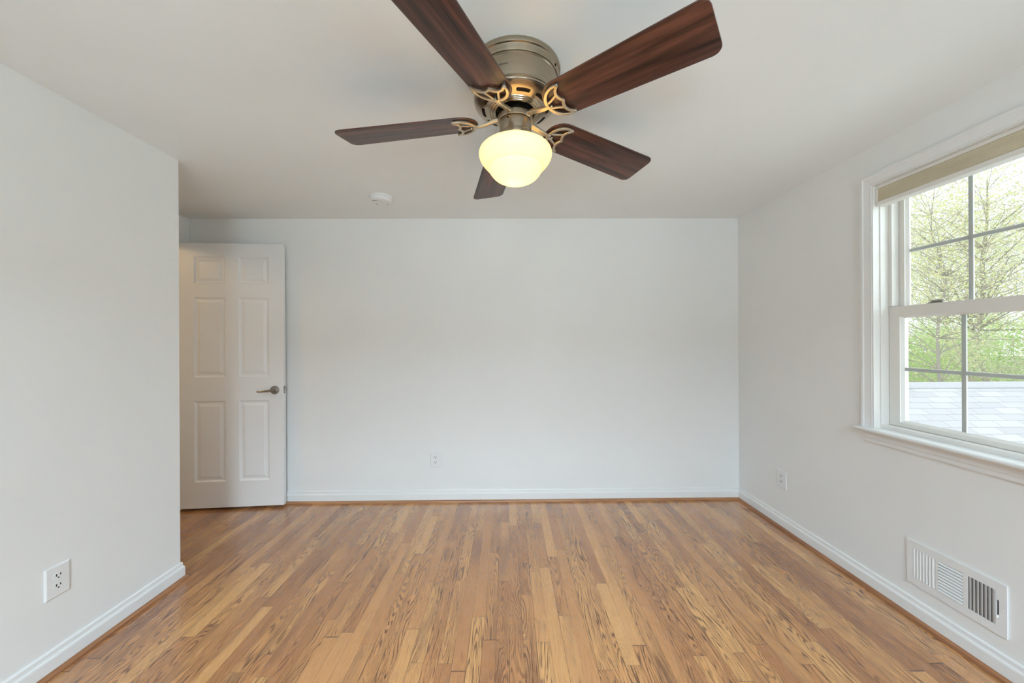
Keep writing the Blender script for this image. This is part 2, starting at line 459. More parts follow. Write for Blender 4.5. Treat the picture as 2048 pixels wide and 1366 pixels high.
for z in (.26, 1.02, 1.78):
    bm = bmesh.new(); lathe(bm, [(0, z-.045), (.0045, z-.0448), (.006, z-.042), (.006, z+.042), (.0045, z+.0448), (0, z+.045)], 16)
    bmesh.ops.translate(bm, verts=bm.verts, vec=(-.0062, -.004, 0))
    box(bm, -.002, 0.0, 0, .03, z-.044, z+.044)
    obj('hinge', bm, M_HINGE, door, 40)

# ------------------------------------------------------------------ right window
def ring_boxes(bm, x0, x1, y0, y1, z0, z1, s, b, t, bev=0):
    """rectangular ring in the YZ plane: stiles s wide, bottom rail b, top rail t"""
    box(bm, x0, x1, y0, y0+s, z0, z1, bev); box(bm, x0, x1, y1-s, y1, z0, z1, bev)
    box(bm, x0, x1, y0+s, y1-s, z0, z0+b, bev); box(bm, x0, x1, y0+s, y1-s, z1-t, z1, bev)
def bevel_ring(bm, y0, y1, z0, z1, d, xa, xb):
    """sloped glazing bead: from (xa at rect) to (xb at rect inset by d)"""
    A = [bm.verts.new((xa, *q)) for q in ((y0, z0), (y1, z0), (y1, z1), (y0, z1))]
    B = [bm.verts.new((xb, *q)) for q in ((y0+d, z0+d), (y1-d, z0+d), (y1-d, z1-d), (y0+d, z1-d))]
    C = [bm.verts.new((xb, *q)) for q in ((y0, z0), (y1, z0), (y1, z1), (y0, z1))]
    for i in range(4):
        j = (i+1) % 4
        bm.faces.new((A[i], A[j], B[j], B[i])); bm.faces.new((B[i], B[j], C[j], C[i])); bm.faces.new((C[i], C[j], A[j], A[i]))
def window(name, label, to_world, y0=WY0, y1=WY1, z0=WZ0, z1=WZ1, lock=True):
    """built as if its wall plane were x = 1.86 facing -x; to_world places it"""
    root = bpy.data.objects.new(name, None); COL.objects.link(root); struct(root, label, 'window')
    root.matrix_world = to_world
    def part(n, bm, mat, parent=root, smooth=None): return obj(n, bm, mat, parent, smooth)
    # casing with a small moulded profile, mitred at the head
    prof = [(0, 1.862), (.001, 1.849), (.006, 1.847), (.010, 1.850), (.040, 1.846), (.044, 1.842), (.055, 1.842), (.057, 1.846), (.057, 1.862)]
    bm = bmesh.new(); rows = []
    for (yy, zz, dy, dz) in ((y1, z0, 1, 0), (y1, z1, 1, 1), (y0, z1, -1, 1), (y0, z0, -1, 0)):
        rows.append([bm.verts.new((x, yy+dy*w, zz+dz*w)) for w, x in prof])
    for a, b in zip(rows, rows[1:]):
        for k in range(len(prof)-1): bm.faces.new((a[k], a[k+1], b[k+1], b[k]))
        bm.faces.new((a[-1], a[0], b[0], b[-1]))
    bm.faces.new(rows[0]); bm.faces.new(rows[-1][::-1])
    part('casing', bm, M_TRIM)
    bm = bmesh.new(); f = .004       # lining and outer frame
    ring_boxes(bm, 1.850, 1.884, y0, y1, z0, z1, f, 0.0005, f)
    ring_boxes(bm, 1.884, 2.025, y0, y1, z0-.02, z1, .008, .040, .014)
    for zlo, zhi in ((1.447, z1-.014),):
        box(bm, 1.925, 1.9605, y1-.024, y1-.008, zlo, zhi, .0015); box(bm, 1.925, 1.9605, y0+.008, y0+.024, zlo, zhi, .0015)
    part('window_frame', bm, M_VINYL)
    for nm, xa, za, zb, s, b, t in (('lower_sash', 1.925, .853, 1.445, .049, .0225, .051), ('upper_sash', 1.9625, 1.396, z1-.02, .038, .040, .040)):
        a0, a1 = y0+.010, y1-.010
        bm = bmesh.new(); ring_boxes(bm, xa, xa+.033, a0, a1, za, zb, s, b, t, .0012)
        bevel_ring(bm, a0+s-.0005, a1-s+.0005, za+b-.0005, zb-t+.0005, .009, xa+.004, xa+.017)
        sash = part(nm, bm, M_VINYL)
        gy0, gy1, gz0, gz1 = a0+s, a1-s, za+b, zb-t
        bm = bmesh.new(); box(bm, xa+.0165, xa+.0195, gy0-.004, gy1+.004, gz0-.004, gz1+.004)
        part('glass', bm, M_GLASS, sash)
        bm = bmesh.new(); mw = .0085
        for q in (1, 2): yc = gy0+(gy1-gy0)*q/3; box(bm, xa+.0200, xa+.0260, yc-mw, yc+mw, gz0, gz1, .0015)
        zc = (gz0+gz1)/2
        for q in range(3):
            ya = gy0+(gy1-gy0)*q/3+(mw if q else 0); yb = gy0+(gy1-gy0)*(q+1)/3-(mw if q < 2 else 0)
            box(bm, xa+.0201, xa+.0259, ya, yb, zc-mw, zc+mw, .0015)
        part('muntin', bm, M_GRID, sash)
        if nm == 'upper_sash':
            bm = bmesh.new(); box(bm, xa-.0015, xa+.001, a1-.024, a1-.014, 1.515, 1.545, .0005)
            part('sash_latch', bm, M_VINYL, sash)
        elif lock:
            bm = bmesh.new()
            for yc in (y1-.205, y0+.205):
                box(bm, xa+.004, xa+.030, yc-.028, yc+.028, zb-.0005, zb+.006, .002)
                tube(bm, [(xa+.016, yc+.02, zb+.010), (xa+.012, yc-.01, zb+.011), (xa+.004, yc-.030, zb+.010)], [.006, .006, .004], 8)
            part('sash_lock', bm, M_HINGE, sash, 40)
    # stool with rounded nose, apron with moulded profile
    bm = bmesh.new(); se = .071
    nose = [(1.890, .8155), (1.819, .8155), (1.8155, .818), (1.814, .8235), (1.8155, .829), (1.819, .8320), (1.890, .8335)]
    A = [bm.verts.new((x, y1+se, z)) for x, z in nose]; B = [bm.verts.new((x, y0-se, z)) for x, z in nose]
    for k in range(len(nose)): bm.faces.new((A[k], A[(k+1) % len(nose)], B[(k+1) % len(nose)], B[k]))
    bm.faces.new(A); bm.faces.new(B[::-1])
    # the stool sits in front of the wall except between the jambs
    part('window_stool', bm, M_TRIM)
    bm = bmesh.new(); ap = [(1.862, .755), (1.853, .755), (1.851, .760), (1.851, .776), (1.848, .780), (1.848, .796), (1.842, .803), (1.836, .807), (1.834, .8155), (1.862, .8155)]
    A = [bm.verts.new((x, y1+.05, z)) for x, z in ap]; B = [bm.verts.new((x, y0-.05, z)) for x, z in ap]
    for k in range(len(ap)): bm.faces.new((A[k], A[(k+1) % len(ap)], B[(k+1) % len(ap)], B[k]))
    bm.faces.new(A); bm.faces.new(B[::-1])
    part('window_apron', bm, M_TRIM)
    return root
window('window_1', 'white double-hung window with grid panes in the right wall', Matrix.Identity(4))
for i, (a, b) in enumerate(RW):
    # local +x (outward) -> world -y, local y -> world x
    T = Matrix(((0, 1, 0, (a+b)/2-(WY0+WY1)/2), (-1, 0, 0, YR+1.86), (0, 0, 1, 0), (0, 0, 0, 1)))
    mid = (WY0+WY1)/2
    window('window_%d' % (i+2), 'unseen white double-hung window behind the camera', T, mid-.38, mid+.38, WZ0, WZ1)

# raised cellular shade at the head of the side window
sh = thing('cellular_shade', 'beige cellular shade raised to the top of the side window', 'window shade', (1.88, (WY0+WY1)/2, WZ1-.004))
def rel(bm): bmesh.ops.translate(bm, verts=bm.verts, vec=-Vector((1.88, (WY0+WY1)/2, WZ1-.004))); return bm
ya, yb = WY0+.008, WY1-.008
bm = bmesh.new(); box(bm, 1.864, 1.912, ya, yb, 2.040, WZ1-.0045, .002); obj('headrail', rel(bm), M_VINYL, sh)
bm = bmesh.new()
cells = 7; z = 2.0395; dz = (2.0395-1.9745)/cells; prof = []
for c in range(cells):
    prof += [(1.8682, z-dz*c), (1.8672, z-dz*(c+.5))]
prof += [(1.8695, 1.9745), (1.908, 1.9745), (1.908, 2.0395)]
A = [bm.verts.new((x, ya+.004, zz)) for x, zz in prof]; B = [bm.verts.new((x, yb-.004, zz)) for x, zz in prof]
for k in range(len(prof)): bm.faces.new((A[k], A[(k+1) % len(prof)], B[(k+1) % len(prof)], B[k]))
bm.faces.new(A); bm.faces.new(B[::-1]); obj('shade_fabric', rel(bm), M_FABRIC, sh)
bm = bmesh.new(); box(bm, 1.863, 1.911, ya, yb, 1.953, 1.974, .003); obj('bottom_rail', rel(bm), M_VINYL, sh)
bm = bmesh.new(); box(bm, 1.8635, 1.911, yb-.004, yb+.002, 1.9745, 2.0395, .001); obj('end_cap', rel(bm), M_VINYL, sh)
bm = bmesh.new(); box(bm, 1.8635, 1.911, ya-.002, ya+.004, 1.9745, 2.0395, .001); obj('end_cap', rel(bm), M_VINYL, sh)

# ------------------------------------------------------------------ outlets (local: plate in XZ, facing -Y)
def outlet(label, loc, rz, pw, ph):
    root = thing('wall_outlet', label, 'outlet', loc, 'white duplex wall outlets'); root.rotation_euler = (0, 0, rz)
    bm = bmesh.new()
    A = [bm.verts.new((x, 0, z)) for x, z in ((-pw/2, -ph/2), (pw/2, -ph/2), (pw/2, ph/2), (-pw/2, ph/2))]
    pv = [A]
    for d, y in ((.0005, -.003), (.004, -.0055), (.006, -.006)):
        pv.append([bm.verts.new((x, y, z)) for x, z in ((-pw/2+d, -ph/2+d), (pw/2-d, -ph/2+d), (pw/2-d, ph/2-d), (-pw/2+d, ph/2-d))])
    for a, b in zip(pv, pv[1:]):
        for i in range(4): bm.faces.new((a[i], a[(i+1) % 4], b[(i+1) % 4], b[i]))
    bm.faces.new(pv[-1]); bm.faces.new(A[::-1])
    obj('cover_plate', bm, M_PLASTIC, root)
    for zc in (.0195, -.0195):
        bm = bmesh.new(); out = []
        for q in range(40):
            t = 2*PI*q/40; x = .0172*math.cos(t); z = max(-.0142, min(.0142, .0172*math.sin(t)))
            out.append((x, z))
        prism(bm, out, .0055, .0072, .0006)
        bmesh.ops.rotate(bm, verts=bm.verts, matrix=Matrix.Rotation(PI/2, 3, 'X'))
        bmesh.ops.translate(bm, verts=bm.verts, vec=(0, 0, zc))
        rc = obj('receptacle', bm, M_PLASTIC, root, 40)
        for sx, w, h_ in ((-.0064, .0034, .0098), (.0064, .0034, .0084)):
            b2 = bmesh.new(); box(b2, sx-w/2, sx+w/2, -.0074, -.0068, zc+.0035-h_/2, zc+.0035+h_/2); obj('slot', b2, M_DARK, rc)
        b2 = bmesh.new()
        prism(b2, [(.0029*math.cos(2*PI*q/16), .0029*max(-.6, math.sin(2*PI*q/16))) for q in range(16)], .0068, .0074)
        bmesh.ops.rotate(b2, verts=b2.verts, matrix=Matrix.Rotation(PI/2, 3, 'X')); bmesh.ops.translate(b2, verts=b2.verts, vec=(0, 0, zc-.0075))
        obj('slot', b2, M_DARK, rc)
    bm = bmesh.new(); lathe(bm, [(0, .0055), (.0032, .0055), (.0030, .0070), (0, .0074)], 16)
    bmesh.ops.rotate(bm, verts=bm.verts, matrix=Matrix.Rotation(PI/2, 3, 'X')); obj('screw', bm, M_PLASTIC, root, 40)
outlet('white duplex outlet low on the wide wall facing the camera', (-.585, YB-.0003, .337), 0, .079, .124)
outlet('white duplex outlet on the left wall above its baseboard', (XL+.0003, 1.457, .352), PI/2, .081, .124)
outlet('white duplex outlet on the right wall near the corner, below the window', (XR-.0003, 2.474, .337), -PI/2, .087, .116)

# ------------------------------------------------------------------ wall register (local: X along the wall, facing -Y)
vy0, vy1, vz0, vz1 = 1.345, 1.688, .159, .358
rg = thing('air_register', 'white three-section metal air register low on the right wall', 'vent', (XR-.0004, (vy0+vy1)/2, (vz0+vz1)/2)); rg.rotation_euler = (0, 0, -PI/2)
# local x = -(world y): left side of the photo (far end) is local -x
hw, hh = (vy1-vy0)/2, (vz1-vz0)/2; cy = (vy0+vy1)/2; cz = (vz0+vz1)/2
secs = [(cy-1.660, cy-1.574), (cy-1.563, cy-1.477), (cy-1.461, cy-1.378)]; sz0, sz1 = .193-cz, .324-cz
lv = (cy-1.3735, cy-1.3675, .222-cz, .290-cz)
bm = bmesh.new()
fy0, fy1 = -.0062, -.0048
xs = [-hw, *[v for s in secs for v in s], lv[0], lv[1], hw]
for a, b in zip(xs, xs[1:]):
    if (a, b) in secs:
        box(bm, a, b, fy0, fy1, -hh, sz0); box(bm, a, b, fy0, fy1, sz1, hh)
    elif (a, b) == (lv[0], lv[1]):
        box(bm, a, b, fy0, fy1, -hh, lv[2]); box(bm, a, b, fy0, fy1, lv[3], hh)
    else: box(bm, a, b, fy0, fy1, -hh, hh)
# returned edges
for e in ((-hw, -hw+.0015, -hh+.0014, hh-.0014), (hw-.0015, hw, -hh+.0014, hh-.0014)): box(bm, e[0]+.0002, e[1]-.0002, fy1+.0001, 0, e[2]+.0002, e[3]-.0002)
for e in ((-hw, hw, -hh, -hh+.0015), (-hw, hw, hh-.0015, hh)): box(bm, e[0]+.0002, e[1]-.0002, fy1+.0001, 0, e[2]+.0002, e[3]-.0002)
obj('faceplate', bm, M_REGISTER, rg)
bm = bmesh.new(); box(bm, -hw+.006, hw-.006, -.0012, -.0002, -hh+.006, hh-.006); obj('duct_backing', bm, M_SLOTGREY, rg)
def vane(bm, x0, x1, za, zb, tilt, vert):
    D = {('v', 1): (-.0080, -.0018, -.0018, -.0080), ('v', -1): (-.0018, -.0080, -.0080, -.0018), ('h', 1): (-.0085, -.0085, -.0025, -.0025)}[('v' if vert else 'h', tilt)]
    P = [(x0, za), (x1, za), (x1, zb), (x0, zb)]
    A = [bm.verts.new((x, d, z)) for (x, z), d in zip(P, D)]; B = [bm.verts.new((x, d+.0009, z)) for (x, z), d in zip(P, D)]
    bm.faces.new(A); bm.faces.new(B[::-1])
    for i in range(4): bm.faces.new((A[i], A[(i+1) % 4], B[(i+1) % 4], B[i]))
for n_, (a, b) in enumerate(secs):
    if n_ == 1:
        k = 10; d = (sz1-sz0)/k
        for q in range(k):
            bm = bmesh.new(); vane(bm, a, b, sz0+q*d+.0022, sz0+(q+1)*d-.0022, 1, False); obj('vane', bm, M_REGISTER, rg)
    else:
        k = 7; d = (b-a)/k
        for q in range(k):
            bm = bmesh.new()
            if n_ == 0: vane(bm, a+q*d+.0020, a+(q+1)*d+.0002, sz0, sz1, 1, True)
            else: vane(bm, a+q*d+.0004, a+(q+1)*d-.0004, sz0, sz1, -1, True)
            obj('vane', bm, M_REGISTER, rg)
bm = bmesh.new(); box(bm, lv[0]+.0005, lv[1]-.0005, -.014, -.003, lv[2]+.002, lv[2]+.012, .001); obj('damper_lever', bm, M_REGISTER, rg)
for x in (-hw+.011, hw-.011):
    bm = bmesh.new(); lathe(bm, [(0, 0), (.0035, 0), (.003, .0012), (0, .0017)], 14)
    bmesh.ops.rotate(bm, verts=bm.verts, matrix=Matrix.Rotation(PI/2, 3, 'X')); bmesh.ops.translate(bm, verts=bm.verts, vec=(x, fy0, 0)); obj('screw', bm, M_REGISTER, rg, 40)

# ------------------------------------------------------------------ smoke detector
sd = thing('smoke_detector', 'round white smoke detector on the ceiling near the back wall', 'smoke detector', (-.857, 2.497, ZC))
bm = bmesh.new(); lathe(bm, [(0, -.0002), (.074, -.0002), (.0755, -.003), (.0755, -.010), (.073, -.0125), (0, -.0125)], 56); obj('base_plate', bm, M_PLASTIC, sd, 40)
bm = bmesh.new(); lathe(bm, [(0, -.0126), (.066, -.0126), (.0655, -.0155), (.0675, -.017), (.0670, -.026), (.062, -.033), (.052, -.0365), (.03, -.0375), (0, -.0375)], 56); cv = obj('cover', bm, M_PLASTIC, sd, 40)
def sd_mark(x0, x1, y0, y1, r=None):
    b = bmesh.new(); box(b, x0, x1, y0, y1, -.0385, -.0360); return b
for x0, x1 in ((-.046, -.033), (.030, .043)):
    bm = bmesh.new(); box(bm, x0, x1, .030, .037, -.0378, -.034, .001); obj('sounder_slot', bm, M_SLOTGREY, cv)
bm = bmesh.new()
for a, b, c, d in ((-.046, -.016, -.036, -.034), (-.046, -.016, -.029, -.027), (-.046, -.044, -.036, -.027), (-.018, -.016, -.036, -.027), (-.046, -.016, -.0325, -.0312), (-.010, .000, -.0335, -.0315), (-.001, .008, -.0305, -.0285)):
    box(bm, a, b, c, d, -.0377, -.035)
obj('printed_mark', bm, M_SLOTGREY, cv)

# ------------------------------------------------------------------ ceiling fan
hB = .777
CX, CY = .0305, 1.3405
RT, PITCH, DROOP, A0 = .660, -.2170, .0484, math.radians(173.94)
fan = thing('ceiling_fan', 'five-blade ceiling fan with dark wood blades and lit glass globe', 'ceiling fan', (CX, CY, ZC))
def zz(prof): return [(r, z-ZC) for r, z in prof]
bm = bmesh.new(); lathe(bm, zz([(0, ZC-.0002), (.163, ZC-.0002), (.1645, 2.262), (.1645, 2.2535), (.163, 2.249), (.159, 2.2465), (.1575, 2.243), (.1565, 2.2285), (.1555, 2.2262), (.150, 2.2255), (0, 2.2255)]), 96)
obj('ceiling_canopy', bm, M_NICKEL, fan, 30)
bm = bmesh.new(); lathe(bm, zz([(0, 2.2254), (.1515, 2.2254), (.1530, 2.2235), (.1530, 2.2205), (.1515, 2.219), (.1520, 2.200), (.1510, 2.175), (.1485, 2.158), (.1480, 2.154), (.1490, 2.152), (.1490, 2.1485), (.1470, 2.147), (.1470, 2.143), (.1462, 2.1415), (0, 2.1415)]), 96)
house = obj('motor_housing', bm, M_NICKEL, fan, 30)
rid = [(.1440, 2.1414), (.1440, 2.139), (.138, 2.1335), (.124, 2.1265), (.108, 2.1205), (.100, 2.1185)]
for k in range(3):
    r = .0985-.0085*k; rid += [(r, 2.1180-.0012*k), (r-.0015, 2.1150-.0012*k), (r-.0055, 2.1150-.0012*k), (r-.007, 2.1172-.0012*k)]
rid += [(.0725, 2.1140), (.0715, 2.116), (.0715, 2.135)]
bm = bmesh.new(); lathe(bm, zz(rid), 96); dome = obj('vented_dome', bm, M_NICKEL, fan, 30)
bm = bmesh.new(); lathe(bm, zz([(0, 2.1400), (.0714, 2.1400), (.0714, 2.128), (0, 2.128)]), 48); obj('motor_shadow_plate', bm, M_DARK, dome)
# oblong vent slots round the dome
for q in range(10):
    a = 2*PI*q/10 + .534 
    bm = bmesh.new(); L, Wd, ns = .0250, .0058, 16
    def dz(r): return 2.1265+(2.1205-2.1265)*((.124-r)/.016)-ZC
    rows = []
    for q2 in range(ns+1):
        y = L*math.sin(PI*(q2/ns-.5)); e = max(0, abs(y)-(L-Wd)); wd = max(.0006, math.sqrt(max(0, Wd*Wd-e*e)))
        th = a+y/.116; row = []
        for r, d in ((.1165-wd, -.0007), (.1165+wd, -.0007), (.1165+wd, .002), (.1165-wd, .002)):
            row.append(bm.verts.new((r*math.cos(th), r*math.sin(th), dz(r)+d)))
        rows.append(row)
    for ra, rb in zip(rows, rows[1:]):
        for i in range(4): bm.faces.new((ra[i], ra[(i+1) % 4], rb[(i+1) % 4], rb[i]))
    bm.faces.new(rows[0]); bm.faces.new(rows[-1][::-1])
    obj('vent_slot', bm, M_DARK, dome)
# rotating hub made of bracket feet, then the switch housing
bm = bmesh.new(); lathe(bm, zz([(0, 2.128), (.040, 2.128), (.040, 2.100), (.064, 2.0985), (.0655, 2.096), (.0655, 2.080), (.064, 2.078), (0, 2.078)]), 20); obj('hub', bm, M_NICKEL, fan, 20)
bm = bmesh.new(); lathe(bm, zz([(0, 2.0779), (.056, 2.0779), (.0585, 2.0760), (.0590, 2.0735), (.0590, 2.042), (.0578, 2.037), (.0590, 2.032), (.0600, 2.027), (.0585, 2.0215), (0, 2.0215)]), 64)
sw = obj('switch_housing', bm, M_NICKEL, fan, 30)
bm = bmesh.new(); lathe(bm, [(0, 0), (.003, 0), (.003, .0016), (0, .002)], 12)
bmesh.ops.rotate(bm, verts=bm.verts, matrix=Matrix.Rotation(PI/2, 3, 'X')); a = -2.05
bmesh.ops.rotate(bm, verts=bm.verts, matrix=Matrix.Rotation(a+PI/2, 3, 'Z')); bmesh.ops.translate(bm, verts=bm.verts, vec=(.0588*math.cos(a), .0588*math.sin(a), 2.069-ZC)); obj('set_screw', bm, M_DARK, sw)
# schoolhouse glass globe: outer skin, turned in and up inside
gl = [(.057, 2.0225), (.0585, 2.0205), (.064, 2.0155), (.078, 2.0075), (.098, 1.9965), (.116, 1.9860), (.127, 1.9780), (.1320, 1.9690), (.1330, 1.9600), (.1305, 1.9495), (.1240, 1.9370), (.1145, 1.9250), (.1065, 1.9165), (.1040, 1.9140), (.1000, 1.9150), (.0975, 1.9120), (.0965, 1.9065), (.094, 1.900), (.086, 1.889), (.074, 1.8775), (.058, 1.8685), (.038, 1.8625), (.018, 1.8605), (0, 1.860)]
gl = gl[:2]+[(max(0, p.x), p.y) for p in bez([(r, z, 0) for r, z in gl[2:]], 3)]
gl[-1] = (0, 1.860)
inner = [(max(0, r-.004) if r > .004 else 0, z+.003) for r, z in gl][::-1]
bm = bmesh.new(); lathe(bm, zz(gl+inner), 96); globe = obj('glass_globe', bm, M_LAMP, fan, 60)
tag(globe, 'lit frosted cream glass globe')
def bulb(name, z, power, rad):
    l = bpy.data.lights.new(name, 'POINT'); l.energy = power; l.color = (1.0, .72, .37); l.shadow_soft_size = rad
    o = bpy.data.objects.new(name, l); link(o, fan); o.location = (0, 0, z-ZC); return o
bulb('lamp_bulb', 1.893, 13, .02)
for a in (-.50, -2.62):
    bm = bmesh.new(); lathe(bm, [(0, 0), (.0042, 0), (.0040, .0022), (0, .003)], 14)
    bmesh.ops.rotate(bm, verts=bm.verts, matrix=Matrix.Rotation(PI/2, 3, 'X')); bmesh.ops.rotate(bm, verts=bm.verts, matrix=Matrix.Rotation(a+PI/2, 3, 'Z'))
    bmesh.ops.translate(bm, verts=bm.verts, vec=(.1570*math.cos(a), .1570*math.sin(a), 2.236-ZC)); obj('canopy_screw', bm, M_DARK, fan)
# lettering on the housing
tc = bpy.data.curves.new('lettering', 'FONT'); tc.body = 'Hunter'; tc.size = .0155; tc.shear = .35; tc.align_x = 'CENTER'; tc.space_character = .92
to = bpy.data.objects.new('lettering_source', tc); COL.objects.link(to)
dg = bpy.context.evaluated_depsgraph_get(); dg.update()
me = bpy.data.meshes.new_from_object(to.evaluated_get(dg)); bpy.data.objects.remove(to)
la = math.radians(-90-16.6)
for v in me.vertices:
    x, y = v.co.x, v.co.y
    th = la+x*.82/.1525; v.co = (.1523*math.cos(th), .1523*math.sin(th), 2.183+y*.62-ZC)
me.materials.append(M_SCRIPT); lo = bpy.data.objects.new('lettering', me); link(lo, house)
tag(lo, 'small dark script word on the housing')
# blades and irons, local frame: x outward, y across, z up from the blade's lower face
def blade_mesh():
    wt, wr = .0822, .0712; out = []
    x0 = .205
    for q in range(0, 19):          # rounded root
        t = math.radians(90+180*q/18); out.append((x0+.067*math.cos(t), wr*math.sin(t)))
    n = 8
    rc = .026
    def corner(cx, cy, a0):
        return [(cx+rc*math.cos(math.radians(a0+90*s/8)), cy+rc*math.sin(math.radians(a0+90*s/8))) for s in range(9)]
    out += corner(RT-rc, -wt+rc+.001, -90) + corner(RT-rc, wt-rc-.001, 0)
    bm = bmesh.new(); prism(bm, out, 0, .0055, .0012); return bm
def iron_mesh():
    bm = bmesh.new(); z = -.0075; t = .0075
    arc = []
    for q in range(25):
        a = math.radians(98+164*q/24); arc.append((.2125+.0625*math.cos(a), .0605*math.sin(a), z))
    arc = [(.2235, .0590, z)]+arc+[(.2235, -.0590, z)]
    n = len(arc); sweep3(bm, arc, [.0085+.0040*math.sin(PI*i/(n-1)) for i in range(n)], t)
    fr = bez([(.2245, .0600, z-.0005), (.208, .046, z-.0005), (.2005, .028, z-.0005), (.2045, .010, z-.0005), (.2115, 0, z-.0005)], 7)
    fr2 = [Vector((p.x, -p.y, p.z)) for p in fr][::-1][1:]
    sweep3(bm, fr+fr2, .0105, t+.001)
    for s in (1, -1):
        sweep3(bm, bez([(.155, .010*s, z+.0008), (.175, .017*s, z+.0008), (.2005, .0285*s, z+.0008)], 6), .0085, t-.001)
    arm = bez([(.050, 0, .005), (.075, 0, .0045), (.105, 0, -.003), (.135, 0, -.0085), (.156, 0, -.0085)], 7)
    n = len(arm); sweep3(bm, arm, [.023-.010*i/(n-1) for i in range(n)], [.012-.004*i/(n-1) for i in range(n)])
    return bm
def stud_mesh():
    bm = bmesh.new()
    lathe(bm, [(0, -.0165), (.0035, -.0165), (.0052, -.0145), (.0052, -.0115), (.0040, -.011), (.0040, .0002), (0, .0002)], 16); return bm
blade_me = iron_me = stud_me = None
for k in range(5):
    a = A0-k*2*PI/5
    er = Vector((math.cos(a), math.sin(a), -DROOP)).normalized()
    et = Vector((-math.sin(a)*math.cos(PITCH), math.cos(a)*math.cos(PITCH), math.sin(PITCH)))
    et = (et-er*er.dot(et)).normalized(); en = er.cross(et)
    M = Matrix((er, et, en)).transposed().to_4x4(); M.translation = (0, 0, HC+hB+DROOP*RT-ZC)
    if k == 0:
        bl = obj('blade', blade_mesh(), M_WALNUT, fan, 30); ir = obj('blade_arm', iron_mesh(), M_IRON, bl, 40)
        st = obj('screw', stud_mesh(), M_HINGE, bl, 40)
        st.location = (.1640, 0, 0); bl0, ir0, st0 = bl, ir, st
        bl.matrix_basis = M
        for sx, sy in ((.2225, .0585), (.2225, -.0585)):
            s2 = st0.copy(); s2.parent = bl; s2.location = (sx, sy, .0042); COL.objects.link(s2)
        kids = [o for o in fan.children_recursive if o.parent == bl]
    else:
        b2 = bl0.copy(); b2.parent = fan; COL.objects.link(b2); b2.matrix_basis = M
        for c in kids:
            d = c.copy(); d.parent = b2; COL.objects.link(d)

# ------------------------------------------------------------------ outside: roof of the wing, ground, woods
def shingles():
    k = N('grey_shingles'); p, x = k.pos()
    s = k.math('MULTIPLY', x[1], 1.118)
    br = k.node('ShaderNodeTexBrick'); k.put(br.inputs['Vector'], k.vec(x[0], s, 0))
    br.offset = .37; br.offset_frequency = 2
    br.inputs['Scale'].default_value = 1; br.inputs['Brick Width'].default_value = .36; br.inputs['Row Height'].default_value = .143
    br.inputs['Mortar Size'].default_value = .0032; br.inputs['Mortar Smooth'].default_value = .3; br.inputs['Bias'].default_value = 0
    br.inputs['Color1'].default_value = (.50, .50, .51, 1); br.inputs['Color2'].default_value = (.60, .60, .605, 1); br.inputs['Mortar'].default_value = (.20, .20, .21, 1)
    g = k.noise(p, 90, 3)
    col = k.mix(.25, br.outputs['Color'], k.ramp(g, [(.3, (.46, .46, .47)), (.7, (.64, .64, .645))]))
    k.set(color=col, rough=.9); k.bump(k.math('SUBTRACT', 0., br.outputs['Fac']), .6, .006)
    return k.m
M_SHINGLE = shingles()
def rz(y): return .22+(y-5.3)*.5
wr = thing('shingle_roof', 'light grey shingle roof of the lower wing below the window', 'roof', (7, 5.98, -2.2))
wr['kind'] = 'thing'
bm = bmesh.new(); YRG = 5.98
A = []; sec = [(.9, rz(.9)), (YRG, rz(YRG)), (YRG+5, rz(YRG)-2.5), (YRG+5, rz(YRG)-2.65), (YRG, rz(YRG)-.15), (.9, rz(.9)-.15)]
L = [bm.verts.new((2.06-7, y-YRG, z+2.2)) for y, z in sec]; Rr = [bm.verts.new((13.5-7, y-YRG, z+2.2)) for y, z in sec]
for i in range(6): bm.faces.new((L[i], L[(i+1) % 6], Rr[(i+1) % 6], Rr[i]))
bm.faces.new(L[::-1]); bm.faces.new(Rr)
obj('roof_slope', bm, M_SHINGLE, wr)
bm = bmesh.new(); zr = rz(YRG)
cap = [(YRG-.15, zr-.068), (YRG-.15, zr-.050), (YRG-.02, zr+.016), (YRG+.02, zr+.016), (YRG+.15, zr-.050), (YRG+.15, zr-.068), (YRG, zr+.003)]
L = [bm.verts.new((2.06-7, y-YRG, z+2.2)) for y, z in cap]; Rr = [bm.verts.new((13.5-7, y-YRG, z+2.2)) for y, z in cap]
for i in range(7): bm.faces.new((L[i], L[(i+1) % 7], Rr[(i+1) % 7], Rr[i]))
bm.faces.new(L[::-1]); bm.faces.new(Rr)
obj('ridge_cap', bm, plain('ridge_shingle', (.52, .52, .53), .9), wr)

GZ = -2.7
k = N('spring_grass'); p, x = k.pos()
k.set(color=k.ramp(k.noise(p, .5, 4), [(.3, (.20, .30, .10)), (.7, (.36, .40, .20))]), rough=1.)
M_GRASS = k.m
bm = bmesh.new(); box(bm, 2.1, 120, -20, 120, GZ-.3, GZ)
struct(obj('ground', bm, M_GRASS), 'grassy yard outside below the window', 'ground')

